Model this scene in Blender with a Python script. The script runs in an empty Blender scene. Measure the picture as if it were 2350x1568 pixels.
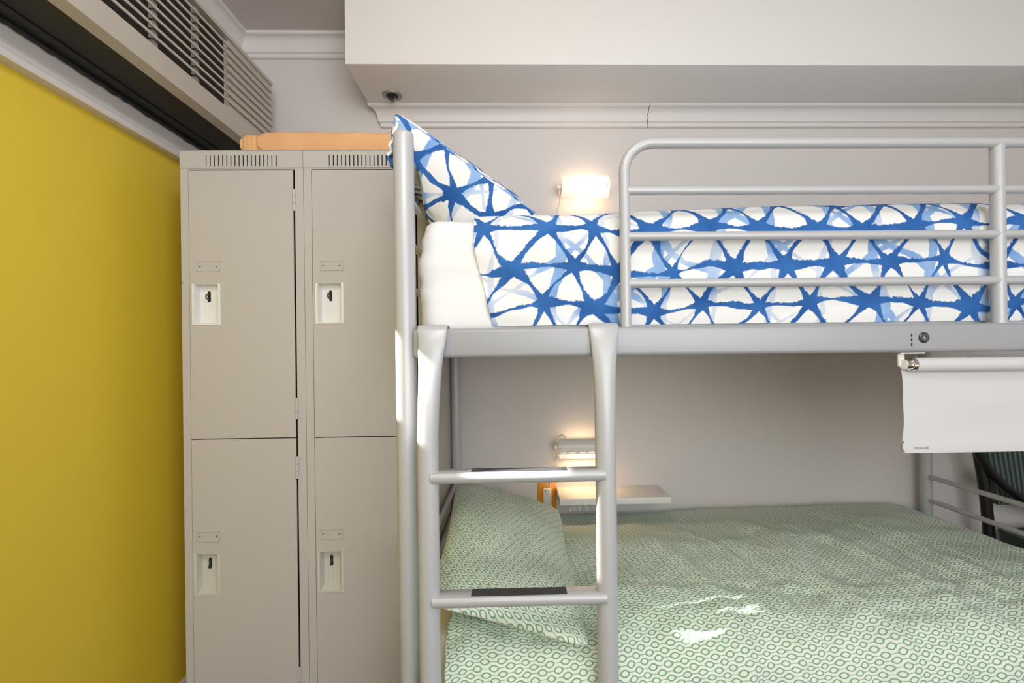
import bpy, bmesh, math, random
from math import sin, cos, pi, sqrt, exp, radians
from mathutils import Vector, Matrix, noise

scene = bpy.context.scene
COL = scene.collection
random.seed(7)

# ------------------------------------------------------------------ camera
W, H = 2350, 1568
F = 1196.0
YAW, ROLL = 0.0267, 0.012
PPX, PPY = 1212.0, 805.0
ZC = 1.18
RGT0 = Vector((cos(YAW), -sin(YAW), 0)); FWD = Vector((sin(YAW), cos(YAW), 0)); UP0 = Vector((0, 0, 1))
CX = RGT0 * cos(ROLL) - UP0 * sin(ROLL)
CY = RGT0 * sin(ROLL) + UP0 * cos(ROLL)
cam_d = bpy.data.cameras.new('camera'); cam = bpy.data.objects.new('camera', cam_d); COL.objects.link(cam)
cam_d.sensor_width = 36; cam_d.lens = F / W * 36; cam_d.clip_start = 0.02
cam_d.shift_x = -(PPX - W / 2) / W
cam_d.shift_y = (PPY - H / 2) / W
m = Matrix((CX, CY, -FWD)).transposed().to_4x4(); m.translation = Vector((0, 0, ZC))
cam.matrix_world = m
scene.camera = cam

def U(px, py, Y):
    """world (X, Z) of the sight line through a pixel where it meets the plane at depth Y"""
    d = FWD + CX * ((px - PPX) / F) - CY * ((py - PPY) / F)
    t = Y / d.y
    return d.x * t, ZC + d.z * t

# ------------------------------------------------------------------ light
scene.view_settings.view_transform = 'Standard'
scene.view_settings.look = 'None'
scene.view_settings.gamma = 1.0
scene.view_settings.use_curve_mapping = False
scene.view_settings.exposure = 0.0
world = bpy.data.worlds.new('world'); scene.world = world; world.use_nodes = True
world.node_tree.nodes['Background'].inputs[0].default_value = (0.75, 0.87, 1.0, 1)
world.node_tree.nodes['Background'].inputs[1].default_value = 1.0

def area(name, loc, target, sx, sy, power, col=(1, 1, 1)):
    l = bpy.data.lights.new(name, 'AREA'); l.shape = 'RECTANGLE'; l.size = sx; l.size_y = sy
    l.energy = power; l.color = col
    o = bpy.data.objects.new(name, l); COL.objects.link(o); o.location = loc
    o.rotation_euler = (Vector(target) - Vector(loc)).to_track_quat('-Z', 'Y').to_euler()
    return o
SUN_DIR = Vector((0.87, 0.20, -0.70)).normalized()
sl = bpy.data.lights.new('sun', 'SUN'); sl.energy = 24.0; sl.angle = radians(0.9); sl.color = (1.0, 0.96, 0.9)
so = bpy.data.objects.new('sun', sl); COL.objects.link(so)
so.rotation_euler = SUN_DIR.to_track_quat('-Z', 'Y').to_euler(); so.location = (-3, -1, 4)
# added fill lights, no seen source: one behind the camera, one under the ceiling
area('camera_side_fill', (0.9, -1.5, 1.45), (0.7, 2.2, 1.15), 2.4, 1.7, 52, (0.95, 0.98, 1.0))
area('overhead_fill', (-0.1, 0.15, 2.45), (-0.5, 1.2, 1.5), 0.9, 0.7, 17, (1.0, 0.975, 0.94))

# ------------------------------------------------------------------ node helper
class E:
    nt = None
    def __init__(s, sock): s.s = sock
    @staticmethod
    def op(kind, *a):
        n = E.nt.nodes.new('ShaderNodeMath'); n.operation = kind
        for i, v in enumerate(a):
            if isinstance(v, E): E.nt.links.new(v.s, n.inputs[i])
            else: n.inputs[i].default_value = v
        return E(n.outputs[0])
    def __add__(s, o): return E.op('ADD', s, o)
    def __radd__(s, o): return E.op('ADD', s, o)
    def __sub__(s, o): return E.op('SUBTRACT', s, o)
    def __rsub__(s, o): return E.op('SUBTRACT', o, s)
    def __mul__(s, o): return E.op('MULTIPLY', s, o)
    def __rmul__(s, o): return E.op('MULTIPLY', s, o)
    def __truediv__(s, o): return E.op('DIVIDE', s, o)
def eabs(a): return E.op('ABSOLUTE', a)
def emin(a, b): return E.op('MINIMUM', a, b)
def emax(a, b): return E.op('MAXIMUM', a, b)
def esin(a): return E.op('SINE', a)
def esqrt(a): return E.op('SQRT', a)
def epp(a, p): return E.op('PINGPONG', a, p)
def efloor(a): return E.op('FLOOR', a)
def eround(a): return E.op('ROUND', a)
def emod(a, p): return E.op('FLOORED_MODULO', a, p)
def ecell(a, p):            # signed distance to the nearest multiple of p
    return a - eround(a / p) * p
def eexp(a): return E.op('EXPONENT', a)
def sstep(a, lo, hi):
    n = E.nt.nodes.new('ShaderNodeMapRange'); n.interpolation_type = 'SMOOTHSTEP'
    E.nt.links.new(a.s, n.inputs[0]); n.inputs[1].default_value = lo; n.inputs[2].default_value = hi
    return E(n.outputs[0])
def enoise(vec, scale, detail=2, off=0.0):
    n = E.nt.nodes.new('ShaderNodeTexNoise'); n.inputs['Scale'].default_value = scale; n.inputs['Detail'].default_value = detail
    if off:
        mp = E.nt.nodes.new('ShaderNodeVectorMath'); mp.operation = 'ADD'; mp.inputs[1].default_value = (off, off * 1.7, off * 0.3)
        E.nt.links.new(vec, mp.inputs[0]); vec = mp.outputs[0]
    E.nt.links.new(vec, n.inputs['Vector'])
    return E(n.outputs[0])
def mixc(f, a, b):
    n = E.nt.nodes.new('ShaderNodeMix'); n.data_type = 'RGBA'
    if isinstance(f, E): E.nt.links.new(f.s, n.inputs[0])
    else: n.inputs[0].default_value = f
    for i, c in ((6, a), (7, b)):
        if hasattr(c, 'links'): E.nt.links.new(c, n.inputs[i])
        else: n.inputs[i].default_value = (*c, 1)
    return n.outputs[2]

def new_mat(name, col=(0.8, 0.8, 0.8), rough=0.5, metal=0.0, spec=0.5):
    mt = bpy.data.materials.new(name); mt.use_nodes = True
    b = mt.node_tree.nodes['Principled BSDF']
    b.inputs['Base Color'].default_value = (*col, 1); b.inputs['Roughness'].default_value = rough
    b.inputs['Metallic'].default_value = metal; b.inputs['Specular IOR Level'].default_value = spec
    E.nt = mt.node_tree
    return mt, b
def surf(name, col, rough=0.5, metal=0.0, var=0.06, scale=6, bump=0.0, bscale=80, spec=0.5):
    mt, b = new_mat(name, col, rough, metal, spec)
    nt = mt.node_tree
    tc = nt.nodes.new('ShaderNodeTexCoord')
    n = enoise(tc.outputs['Object'], scale, 3)
    c = mixc(n, tuple(x * (1 - var) for x in col), tuple(min(1, x * (1 + var)) for x in col))
    nt.links.new(c, b.inputs['Base Color'])
    if bump:
        bn = enoise(tc.outputs['Object'], bscale, 3)
        bp = nt.nodes.new('ShaderNodeBump'); bp.inputs['Strength'].default_value = bump; bp.inputs['Distance'].default_value = 0.002
        nt.links.new(bn.s, bp.inputs['Height']); nt.links.new(bp.outputs[0], b.inputs['Normal'])
    return mt

M = {}
M['yellow'] = surf('yellow_wall_paint', (0.80, 0.58, 0.042), 0.5, bump=0.25, bscale=60, var=0.03)
M['wall'] = surf('warm_grey_wall_paint', (0.70, 0.655, 0.63), 0.6, bump=0.15, bscale=70, var=0.02)
M['ceil'] = surf('ceiling_paint', (0.64, 0.595, 0.56), 0.7, bump=0.12, var=0.02)
M['soffit'] = surf('soffit_paint', (0.86, 0.835, 0.81), 0.55, var=0.015)
M['trim'] = surf('moulding_paint', (0.76, 0.72, 0.70), 0.45, var=0.02)
M['floor'] = surf('dark_floor', (0.10, 0.06, 0.045), 0.45, var=0.3, scale=3, bump=0.2)
M['locker'] = surf('locker_enamel', (0.53, 0.50, 0.475), 0.28, var=0.025, scale=3, bump=0.08, bscale=14)
M['cup'] = surf('pale_latch_plastic', (0.82, 0.81, 0.78), 0.3, var=0.03)
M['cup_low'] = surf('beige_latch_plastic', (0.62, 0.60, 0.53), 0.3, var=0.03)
M['black'] = surf('black_gap', (0.012, 0.011, 0.01), 0.7)
M['darkmetal'] = surf('dark_steel', (0.12, 0.115, 0.11), 0.35, 0.8)
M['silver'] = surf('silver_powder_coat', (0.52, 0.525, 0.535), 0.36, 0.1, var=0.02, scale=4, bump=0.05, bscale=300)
M['silver_shaded'] = surf('silver_coat_shaded', (0.385, 0.388, 0.405), 0.4, 0.1, var=0.02, scale=4, bump=0.05, bscale=300)  # the same silver coat, with shade on the beams put into its colour
M['tape'] = surf('black_grip_tape', (0.055, 0.055, 0.06), 0.85, var=0.5, scale=700, bump=0.6, bscale=900)
M['sheet'] = surf('white_cotton', (0.84, 0.835, 0.83), 0.85, var=0.02, bump=0.3, bscale=25)
M['peach'] = surf('peach_blanket', (0.80, 0.44, 0.21), 0.9, var=0.10, scale=12, bump=0.6, bscale=400)
M['acbeige'] = surf('beige_enamel', (0.54, 0.485, 0.42), 0.35, var=0.02)
M['acvane'] = surf('grey_vane', (0.30, 0.27, 0.24), 0.5)
M['acdark'] = surf('dark_duct_cavity', (0.02, 0.014, 0.009), 0.8)
M['acblack'] = surf('black_underside', (0.012, 0.013, 0.013), 0.55, var=0.5, scale=5)
M['foam'] = surf('dark_foam_strip', (0.03, 0.032, 0.03), 0.9, var=0.6, scale=40)
M['blind'] = surf('white_blind_fabric', (0.66, 0.645, 0.65), 0.75, var=0.02, scale=2, bump=0.15, bscale=12)
M['chrome'] = surf('chrome', (0.75, 0.76, 0.75), 0.15, 1.0)
M['darkring'] = surf('dull_nickel', (0.30, 0.28, 0.26), 0.4, 0.6)
M['whiteplastic'] = surf('white_plastic', (0.78, 0.75, 0.70), 0.35)
M['shelf'] = surf('white_laminate', (0.80, 0.77, 0.73), 0.4, var=0.015)
M['orange'] = surf('orange_plate', (0.80, 0.30, 0.01), 0.3, var=0.08)
M['text'] = surf('grey_print', (0.22, 0.22, 0.23), 0.6)
M['wood'] = surf('slat_wood', (0.42, 0.27, 0.16), 0.6, var=0.2)
M['blackwood'] = surf('black_frame', (0.008, 0.007, 0.008), 0.35)
M['cream'] = surf('cream_sheet', (0.80, 0.74, 0.60), 0.85, bump=0.3, bscale=25)
M['curtain'] = surf('white_frame', (0.7, 0.7, 0.68), 0.6)

# green corded cushion
mt, b = new_mat('green_corduroy', (0.06, 0.09, 0.08), 0.9)
tc = mt.node_tree.nodes.new('ShaderNodeUVMap'); sp = mt.node_tree.nodes.new('ShaderNodeSeparateXYZ')
mt.node_tree.links.new(tc.outputs[0], sp.inputs[0])
uu = E(sp.outputs[0]); st = esin(uu * (2 * pi / 0.019)) * 0.5 + 0.5
mt.node_tree.links.new(mixc(sstep(st, 0.25, 0.75), (0.035, 0.05, 0.045), (0.115, 0.16, 0.145)), b.inputs['Base Color'])
bp = mt.node_tree.nodes.new('ShaderNodeBump'); bp.inputs['Distance'].default_value = 0.004
mt.node_tree.links.new(st.s, bp.inputs['Height']); mt.node_tree.links.new(bp.outputs[0], b.inputs['Normal'])
M['cord'] = mt

# lit lamp shades
def lit(name, col, strength, base=(0.9, 0.85, 0.78)):
    mt, b = new_mat(name, base, 0.5)
    b.inputs['Emission Color'].default_value = (*col, 1); b.inputs['Emission Strength'].default_value = strength
    return mt
# the lit shade glows most where the tube sits inside it (object x runs along the lamp)
mt = lit('glowing_shade', (1.0, 0.80, 0.55), 1.0)
nt = mt.node_tree; E.nt = nt
tc = nt.nodes.new('ShaderNodeTexCoord'); sp = nt.nodes.new('ShaderNodeSeparateXYZ'); nt.links.new(tc.outputs['Object'], sp.inputs[0])
gx = E(sp.outputs[0]) - 0.015
gl = eexp(gx * gx * (-1 / (0.055 ** 2))) * 0.9 + 0.50
nt.links.new(gl.s, nt.nodes['Principled BSDF'].inputs['Emission Strength'])
M['glow'] = mt
M['tube'] = lit('lit_tube', (1.0, 0.78, 0.50), 3.0)

def fabric_bump(mt, b, vec, strength=0.35, scale=22, dist=0.006):
    n1 = enoise(vec, scale, 3)
    bp = mt.node_tree.nodes.new('ShaderNodeBump'); bp.inputs['Strength'].default_value = strength; bp.inputs['Distance'].default_value = dist
    mt.node_tree.links.new(n1.s, bp.inputs['Height']); mt.node_tree.links.new(bp.outputs[0], b.inputs['Normal'])

# blue tie-dye star lattice
mt, b = new_mat('blue_star_tie_dye', (0.9, 0.9, 0.9), 0.85, spec=0.2)
nt = mt.node_tree
uvn = nt.nodes.new('ShaderNodeUVMap'); vec = uvn.outputs[0]
sp = nt.nodes.new('ShaderNodeSeparateXYZ'); nt.links.new(vec, sp.inputs[0])
n1 = enoise(vec, 5.0, 1); n2 = enoise(vec, 5.0, 1, 13.7)
h1 = enoise(vec, 130.0, 3, 3.1); h2 = enoise(vec, 60.0, 3, 8.3)
ux = E(sp.outputs[0]) + (n1 - 0.5) * 0.11 + (h2 - 0.5) * 0.007
vx = E(sp.outputs[1]) + (n2 - 0.5) * 0.075 + (h1 - 0.5) * 0.006
A_, Hh = 0.130, 0.090
def nodes_dist(u, v, a, h):
    ax = ecell(u, a); ay = ecell(v, 2 * h)
    bx = ecell(u + a / 2, a); by = ecell(v + h, 2 * h)
    return emin(esqrt(ax * ax + ay * ay), esqrt(bx * bx + by * by))
def tri_lines(u, v, a, h):
    k = 1 / sqrt(1 / a ** 2 + 1 / (4 * h * h))
    l1 = eabs(ecell(v, h))
    l2 = eabs(ecell(u / a - v / (2 * h), 1.0)) * k
    l3 = eabs(ecell(u / a + v / (2 * h), 1.0)) * k
    return l1, l2, l3
nd = nodes_dist(ux, vx, A_, Hh)
l1, l2, l3 = tri_lines(ux, vx, A_, Hh)
wmod = enoise(vec, 9.0, 2, 21.0)
wid = eexp(nd * nd * (-1 / (0.028 ** 2))) * 0.0088 + 0.0022 + (wmod - 0.42) * 0.012
dm = emin(l1 - (enoise(vec, 14.0, 2, 40.0) - 0.42) * 0.02, emin(l2, l3)) - wid + (h1 - 0.5) * 0.004
dark = 1.0 - sstep(dm, -0.0012, 0.0016)
# paler second lattice: steep bands and flat diagonals, brushed
u2 = ux + A_ * 0.30; v2 = vx + Hh * 0.45
k1, k2, k3 = tri_lines(ux, vx + Hh * 0.5, A_ * 2.0, Hh)
kv = eabs(ecell(ux + A_ * 0.27, A_))
ls = enoise(vec, 7.0, 2, 55.0)
lt = emin(emin(k2, k3) - 0.0010, kv - 0.0055) - 0.0030 - (ls - 0.42) * 0.024 + (h2 - 0.5) * 0.003
light = (1.0 - sstep(lt, -0.001, 0.0015)) * (sstep(ls, 0.38, 0.55) * 0.55 + 0.40)
shade = (enoise(vec, 11.0, 4, 77.0) - 0.5) * 1.9 + 0.5
shade = emin(emax(shade, 0.0), 1.0)
lc = mixc(shade, (0.12, 0.29, 0.62), (0.34, 0.52, 0.80))
dc = mixc(shade, (0.014, 0.08, 0.29), (0.05, 0.18, 0.50))
c = mixc(light, (0.87, 0.86, 0.84), lc)
c = mixc(dark, c, dc)
nt.links.new(c, b.inputs['Base Color'])
fabric_bump(mt, b, vec, 0.6, 10, 0.014)
M['shibori'] = mt

# green chains of ovals
def chain_mat(name, rot):
    mt, b = new_mat(name, (0.8, 0.85, 0.78), 0.85, spec=0.2)
    nt = mt.node_tree
    uvn = nt.nodes.new('ShaderNodeUVMap'); vec = uvn.outputs[0]
    sp = nt.nodes.new('ShaderNodeSeparateXYZ'); nt.links.new(vec, sp.inputs[0])
    uu, vv = E(sp.outputs[0]), E(sp.outputs[1])
    wn1 = enoise(vec, 7.0, 2, 5.0); wn2 = enoise(vec, 7.0, 2, 15.0)
    u = uu * cos(rot) + vv * sin(rot) + (wn1 - 0.5) * 0.02
    v = vv * cos(rot) - uu * sin(rot) + (wn2 - 0.5) * 0.02
    P, R = 0.0370, 0.0136
    def ring(cx, cy):
        d = E.op('POWER', E.op('POWER', eabs(cx) / 1.6, 1.6) + E.op('POWER', eabs(cy), 1.6), 1 / 1.6)
        return eabs(d - 0.0060), d
    a1, d1 = ring(ecell(u, P), ecell(v, 2 * R))
    a2, d2 = ring(ecell(u + P / 2, P), ecell(v + R, 2 * R))
    # strand between ovals of a row
    w1 = eabs(ecell(v, 2 * R)) + (1.0 - sstep(d1, 0.0050, 0.0058)) * 0.01 + 0.0003
    w2 = eabs(ecell(v + R, 2 * R)) + (1.0 - sstep(d2, 0.0050, 0.0058)) * 0.01 + 0.0003
    dd = emin(emin(a1, a2) - 0.0003, emin(w1, w2))
    f = 1.0 - sstep(dd, 0.0006, 0.0015)
    dye = enoise(vec, 3.0, 2, 2.0)
    base = mixc(dye, (0.76, 0.83, 0.73), (0.83, 0.86, 0.81))
    c = mixc(f, base, mixc(dye, (0.15, 0.40, 0.16), (0.30, 0.44, 0.31)))
    nt.links.new(c, b.inputs['Base Color'])
    fabric_bump(mt, b, vec, 0.35, 12, 0.01)
    return mt
M['chain'] = chain_mat('green_chain_print', 0.12)
M['chain2'] = chain_mat('green_chain_print_pillow', -0.45)

# ------------------------------------------------------------------ mesh helpers
def finish(bm, sharp=38):
    bm.normal_update()
    for f in bm.faces: f.smooth = True
    for e in bm.edges:
        if len(e.link_faces) == 2:
            e.smooth = e.calc_face_angle(3.2) < radians(sharp)
        else: e.smooth = False

def obj(name, bm, mat, parent=None, label=None, recalc=True, sharp=38):
    if recalc: bmesh.ops.recalc_face_normals(bm, faces=bm.faces)
    finish(bm, sharp)
    me = bpy.data.meshes.new(name)
    mats = mat if isinstance(mat, (list, tuple)) else [mat]
    off = Vector((0, 0, 0)); p = parent
    while p is not None:
        off += p.location; p = p.parent
    # origin at the base centre of the mesh
    xs = [v.co for v in bm.verts]
    lo = Vector((min(c.x for c in xs), min(c.y for c in xs), min(c.z for c in xs)))
    hi = Vector((max(c.x for c in xs), max(c.y for c in xs), max(c.z for c in xs)))
    org = Vector(((lo.x + hi.x) / 2, (lo.y + hi.y) / 2, lo.z))
    for v in bm.verts: v.co -= org
    bm.to_mesh(me); bm.free()
    for x in mats: me.materials.append(x)
    o = bpy.data.objects.new(name, me); COL.objects.link(o)
    if parent is not None: o.parent = parent
    o.location = org - off
    if label: o['label'] = label
    return o
def tag(o, label, cat, group=None, kind=None):
    o['label'] = label; o['category'] = cat
    if group: o['group'] = group
    if kind: o['kind'] = kind
    return o
def thing(name, label, cat, loc, group=None):
    o = bpy.data.objects.new(name, None); COL.objects.link(o); o.empty_display_size = 0.1
    o.location = loc
    return tag(o, label, cat, group)
def struct(name, bm, mat, parent=None, **k):
    o = obj(name, bm, mat, parent, **k)
    if parent is None: o['kind'] = 'structure'
    return o
def box(bm, x0, x1, y0, y1, z0, z1, bev=0.0, seg=2, mi=0):
    vs = [bm.verts.new((x, y, z)) for x in (x0, x1) for y in (y0, y1) for z in (z0, z1)]
    q = [(0, 1, 3, 2), (4, 6, 7, 5), (0, 4, 5, 1), (2, 3, 7, 6), (0, 2, 6, 4), (1, 5, 7, 3)]
    fs = [bm.faces.new([vs[i] for i in f]) for f in q]
    for f in fs: f.material_index = mi
    if bev > 0:
        es = list({e for f in fs for e in f.edges})
        r = bmesh.ops.bevel(bm, geom=es, offset=bev, segments=seg, affect='EDGES', profile=0.5)
        for f in r['faces']: f.material_index = mi
def B(*a, **k):
    bm = bmesh.new(); box(bm, *a, **k); return bm
def tube(bm, pts, r, n=14, cap=True, sx=None, mi=0, round_end=False):
    """sweep an ellipse along pts. r: number or list of (ra, rb); frame by parallel transport"""
    pts = [Vector(p) for p in pts]
    N = len(pts)
    rr = r if isinstance(r, list) else [(r, r)] * N
    if round_end:
        for end in (0, 1):
            p, q = (pts[0], pts[1]) if end == 0 else (pts[-1], pts[-2])
            d = (p - q).normalized(); R = rr[0 if end == 0 else -1][0]
            ex = [(p + d * R * sin(a), (R * cos(a), R * cos(a))) for a in (0.4, 0.8, 1.15, 1.4)]
            if end == 0:
                pts = [e[0] for e in reversed(ex)] + pts; rr = [e[1] for e in reversed(ex)] + rr
            else:
                pts = pts + [e[0] for e in ex]; rr = rr + [e[1] for e in ex]
        N = len(pts)
    T = []
    for i in range(N):
        a = pts[max(0, i - 1)]; b_ = pts[min(N - 1, i + 1)]
        T.append((b_ - a).normalized())
    up = Vector(sx) if sx else (Vector((0, 0, 1)) if abs(T[0].z) < 0.9 else Vector((1, 0, 0)))
    u = (up - T[0] * up.dot(T[0])).normalized()
    rings = []
    for i in range(N):
        u = (u - T[i] * u.dot(T[i])).normalized(); w = T[i].cross(u)
        rings.append([bm.verts.new(pts[i] + u * cos(2 * pi * k / n) * rr[i][0] + w * sin(2 * pi * k / n) * rr[i][1]) for k in range(n)])
    for i in range(N - 1):
        for k in range(n):
            f = bm.faces.new((rings[i][k], rings[i][(k + 1) % n], rings[i + 1][(k + 1) % n], rings[i + 1][k])); f.material_index = mi
    if cap:
        bm.faces.new(list(reversed(rings[0]))).material_index = mi; bm.faces.new(rings[-1]).material_index = mi
def TB(*a, **k):
    bm = bmesh.new(); tube(bm, *a, **k); return bm
def prism(bm, prof, axis, a0, a1, mi=0, shear=None):
    """extrude a closed profile (list of 2-D points) along axis 'x' or 'y'. shear: f(p, end) -> offset"""
    def P(p, t, e):
        t2 = t + (shear(p, e) if shear else 0)
        return (t2, p[0], p[1]) if axis == 'x' else (p[0], t2, p[1])
    r0 = [bm.verts.new(P(p, a0, 0)) for p in prof]; r1 = [bm.verts.new(P(p, a1, 1)) for p in prof]
    n = len(prof)
    for i in range(n):
        bm.faces.new((r0[i], r0[(i + 1) % n], r1[(i + 1) % n], r1[i])).material_index = mi
    bm.faces.new(r0).material_index = mi; bm.faces.new(list(reversed(r1))).material_index = mi
def lathe(bm, prof, c, axis='z', n=24, mi=0):
    rings = []
    for r, h in prof:
        ring = []
        for k in range(n):
            a = 2 * pi * k / n
            if axis == 'z': p = (c[0] + r * cos(a), c[1] + r * sin(a), c[2] + h)
            elif axis == 'y': p = (c[0] + r * cos(a), c[1] + h, c[2] + r * sin(a))
            else: p = (c[0] + h, c[1] + r * cos(a), c[2] + r * sin(a))
            ring.append(bm.verts.new(p))
        rings.append(ring)
    for i in range(len(rings) - 1):
        for k in range(n):
            bm.faces.new((rings[i][k], rings[i][(k + 1) % n], rings[i + 1][(k + 1) % n], rings[i + 1][k])).material_index = mi
    bm.faces.new(list(reversed(rings[0]))).material_index = mi; bm.faces.new(rings[-1]).material_index = mi

def grid(bm, nu, nv, fn, uvfn, closed_u=False):
    uvl = bm.loops.layers.uv.verify()
    V = [[bm.verts.new(fn(i / (nu - 1), j / (nv - 1))) for j in range(nv)] for i in range(nu)]
    for i in range(nu - 1):
        for j in range(nv - 1):
            ids = ((i, j), (i + 1, j), (i + 1, j + 1), (i, j + 1))
            f = bm.faces.new([V[a][b_] for a, b_ in ids])
            for l, (a, b_) in zip(f.loops, ids): l[uvl].uv = uvfn(a / (nu - 1), b_ / (nv - 1))
    return V
def nz(x, y, z=0.0, s=1.0): return noise.noise(Vector((x * s, y * s, z * s)))

# ------------------------------------------------------------------ planes of the room
YW = 2.24                    # wall behind the bed
XL = -1.15                   # yellow wall
XR, YB_, ZCEIL = 2.9, -1.6, 2.516
YF, YR = 1.217, 2.187        # front and rear posts of the bunk
XH = U(931.5, 800, YF)[0]
XE = U(2125, 1100, YR)[0]
XH2 = U(1042, 900, YR)[0]
YL = 1.616                   # locker fronts
print('XH', XH, XH2, 'XE', XE)

# ================================================================== SETTING
struct('floor', B(XL - 0.1, XR + 0.1, YB_ - 0.1, YW + 0.1, -0.1, 0.0), M['floor'])
struct('ceiling', B(XL - 0.1, XR + 0.1, YB_ - 0.1, YW + 0.1, ZCEIL, ZCEIL + 0.1), M['ceil'])
struct('wall_back', B(XL - 0.1, XR + 0.1, YW, YW + 0.1, 0, ZCEIL), M['wall'])
struct('wall_right', B(XR, XR + 0.1, YB_ - 0.1, YW + 0.1, 0, ZCEIL), M['wall'])
# wall behind the camera with a wide window
bm = bmesh.new()
box(bm, XL - 0.1, -0.3, YB_ - 0.1, YB_, 0, ZCEIL); box(bm, 2.1, XR + 0.1, YB_ - 0.1, YB_, 0, ZCEIL)
box(bm, -0.3, 2.1, YB_ - 0.1, YB_, 0, 0.8); box(bm, -0.3, 2.1, YB_ - 0.1, YB_, 2.3, ZCEIL)
struct('wall_front', bm, M['wall'])
bm = bmesh.new()
for x in (-0.3, 0.88, 2.06): box(bm, x, x + 0.04, YB_ - 0.07, YB_ - 0.03, 0.8, 2.3)
for z in (0.8, 2.26): box(bm, -0.3, 2.1, YB_ - 0.07, YB_ - 0.03, z, z + 0.04)
struct('window_2', bm, M['curtain'])
# left wall: yellow below the picture rail, grey above, with a small high window in front of the picture edge
ZY = 1.849; ZW0, ZW1 = 1.735, 1.940
Y0w, Y1w = 0.85, 1.022
bm = bmesh.new()
box(bm, XL - 0.012, XL, YB_ - 0.1, Y0w, 0, ZY); box(bm, XL - 0.012, XL, Y1w, YW + 0.1, 0, ZY)
box(bm, XL - 0.012, XL, Y0w, Y1w, 0, ZW0)
box(bm, XL - 0.012, XL, YB_ - 0.1, Y0w, ZY, ZCEIL, mi=1); box(bm, XL - 0.012, XL, Y1w, YW + 0.1, ZY, ZCEIL, mi=1)
box(bm, XL - 0.012, XL, Y0w, Y1w, ZW1, ZCEIL, mi=1)
struct('wall_left', bm, [M['yellow'], M['wall']])
bm = bmesh.new()
box(bm, XL - 0.012, XL + 0.004, Y0w - 0.02, Y0w, ZW0 - 0.02, ZW1); box(bm, XL - 0.012, XL + 0.004, Y1w, Y1w + 0.015, ZW0 - 0.02, ZW1); box(bm, XL - 0.012, XL + 0.004, Y0w, Y1w, ZW0 - 0.02, ZW0)
for a_, b_ in ((0.903, 0.925), (0.965, 0.99)): box(bm, XL - 0.012, XL + 0.004, a_, b_, ZW0, ZW1)
struct('window_1', bm, M['curtain'])

# mouldings. profile points are (distance out of the wall, height)
def crown_prof(d, h):
    pts = [(0, 0), (0.012, 0), (0.016, 0.004), (0.016, 0.016), (0.024, 0.020)]
    for k in range(9):
        a = k / 8
        pts.append((0.024 + (d - 0.024 - 0.010) * (1 - cos(a * pi / 2)), 0.020 + (h - 0.020 - 0.014) * sin(a * pi / 2)))
    pts += [(d - 0.004, h - 0.013), (d, h - 0.010), (d, h), (0, h)]
    return pts
CR = crown_prof(0.062, 0.088)
bm = bmesh.new()
prism(bm, [(YW - p[0], ZCEIL - 0.088 + p[1]) for p in CR], 'x', XL, -0.62)
struct('trim_1', bm, M['trim'])
bm = bmesh.new()
prism(bm, [(XL + p[0], ZCEIL - 0.088 + p[1]) for p in CR], 'y', YB_, YW, shear=lambda p, e: (-(p[0] - XL) if e else 0))
struct('trim_2', bm, M['trim'])

# soffit
xs0, zs_b = U(792, 147, 1.89)
ZS = zs_b
print('soffit z', ZS, 'x', xs0)
bm = bmesh.new(); box(bm, xs0, XR, 1.89, YW, ZS, ZCEIL, bev=0.003)
struct('ceiling_soffit', bm, M['soffit'])
# crown under the soffit, in two lengths with an open joint
hS = 0.083; CS = crown_prof(0.060, hS)
zt = ZS
xj = U(1489, 255, 2.2)[0]
random.seed(3)
jag = {}
def jagf(p, e):
    if e == 0: return -(YW - p[0]) * 0.95 + 0.055
    return (nz(p[1] * 90, 0.3) * 0.006)
bm = bmesh.new()
prism(bm, [(YW - p[0], zt - hS + p[1]) for p in CS], 'x', xs0 + 0.0, xj - 0.0015, shear=jagf)
struct('trim_3', bm, M['trim'])
bm = bmesh.new()
prism(bm, [(YW - p[0], zt - hS + p[1]) for p in CS], 'x', xj + 0.0015, XR, shear=lambda p, e: nz(p[1] * 90, 0.3) * 0.006 if e == 0 else 0)
struct('trim_4', bm, M['trim'])
# picture rail on the yellow wall
bm = bmesh.new()
pr = [(0, ZY - 0.004), (0.030, ZY - 0.004), (0.034, ZY + 0.002), (0.034, ZY + 0.010), (0.026, ZY + 0.014), (0.024, ZY + 0.022), (0.018, ZY + 0.026), (0.018, ZY + 0.034), (0.010, ZY + 0.038), (0.008, ZY + 0.048), (0, ZY + 0.052)]
prism(bm, [(XL + p[0], p[1]) for p in pr], 'y', Y1w + 0.016, YW)
struct('trim_5', bm, M['trim'])
bm = bmesh.new(); prism(bm, [(XL, 0), (XL + 0.014, 0), (XL + 0.014, 0.055), (XL + 0.008, 0.066), (XL, 0.066)], 'y', YB_, YW)
struct('baseboard_left', bm, M['trim'])
bm = bmesh.new(); prism(bm, [(YW, 0), (YW - 0.014, 0), (YW - 0.014, 0.055), (YW - 0.008, 0.066), (YW, 0.066)], 'x', -0.2, XR)
struct('baseboard_back', bm, M['trim'])

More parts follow.
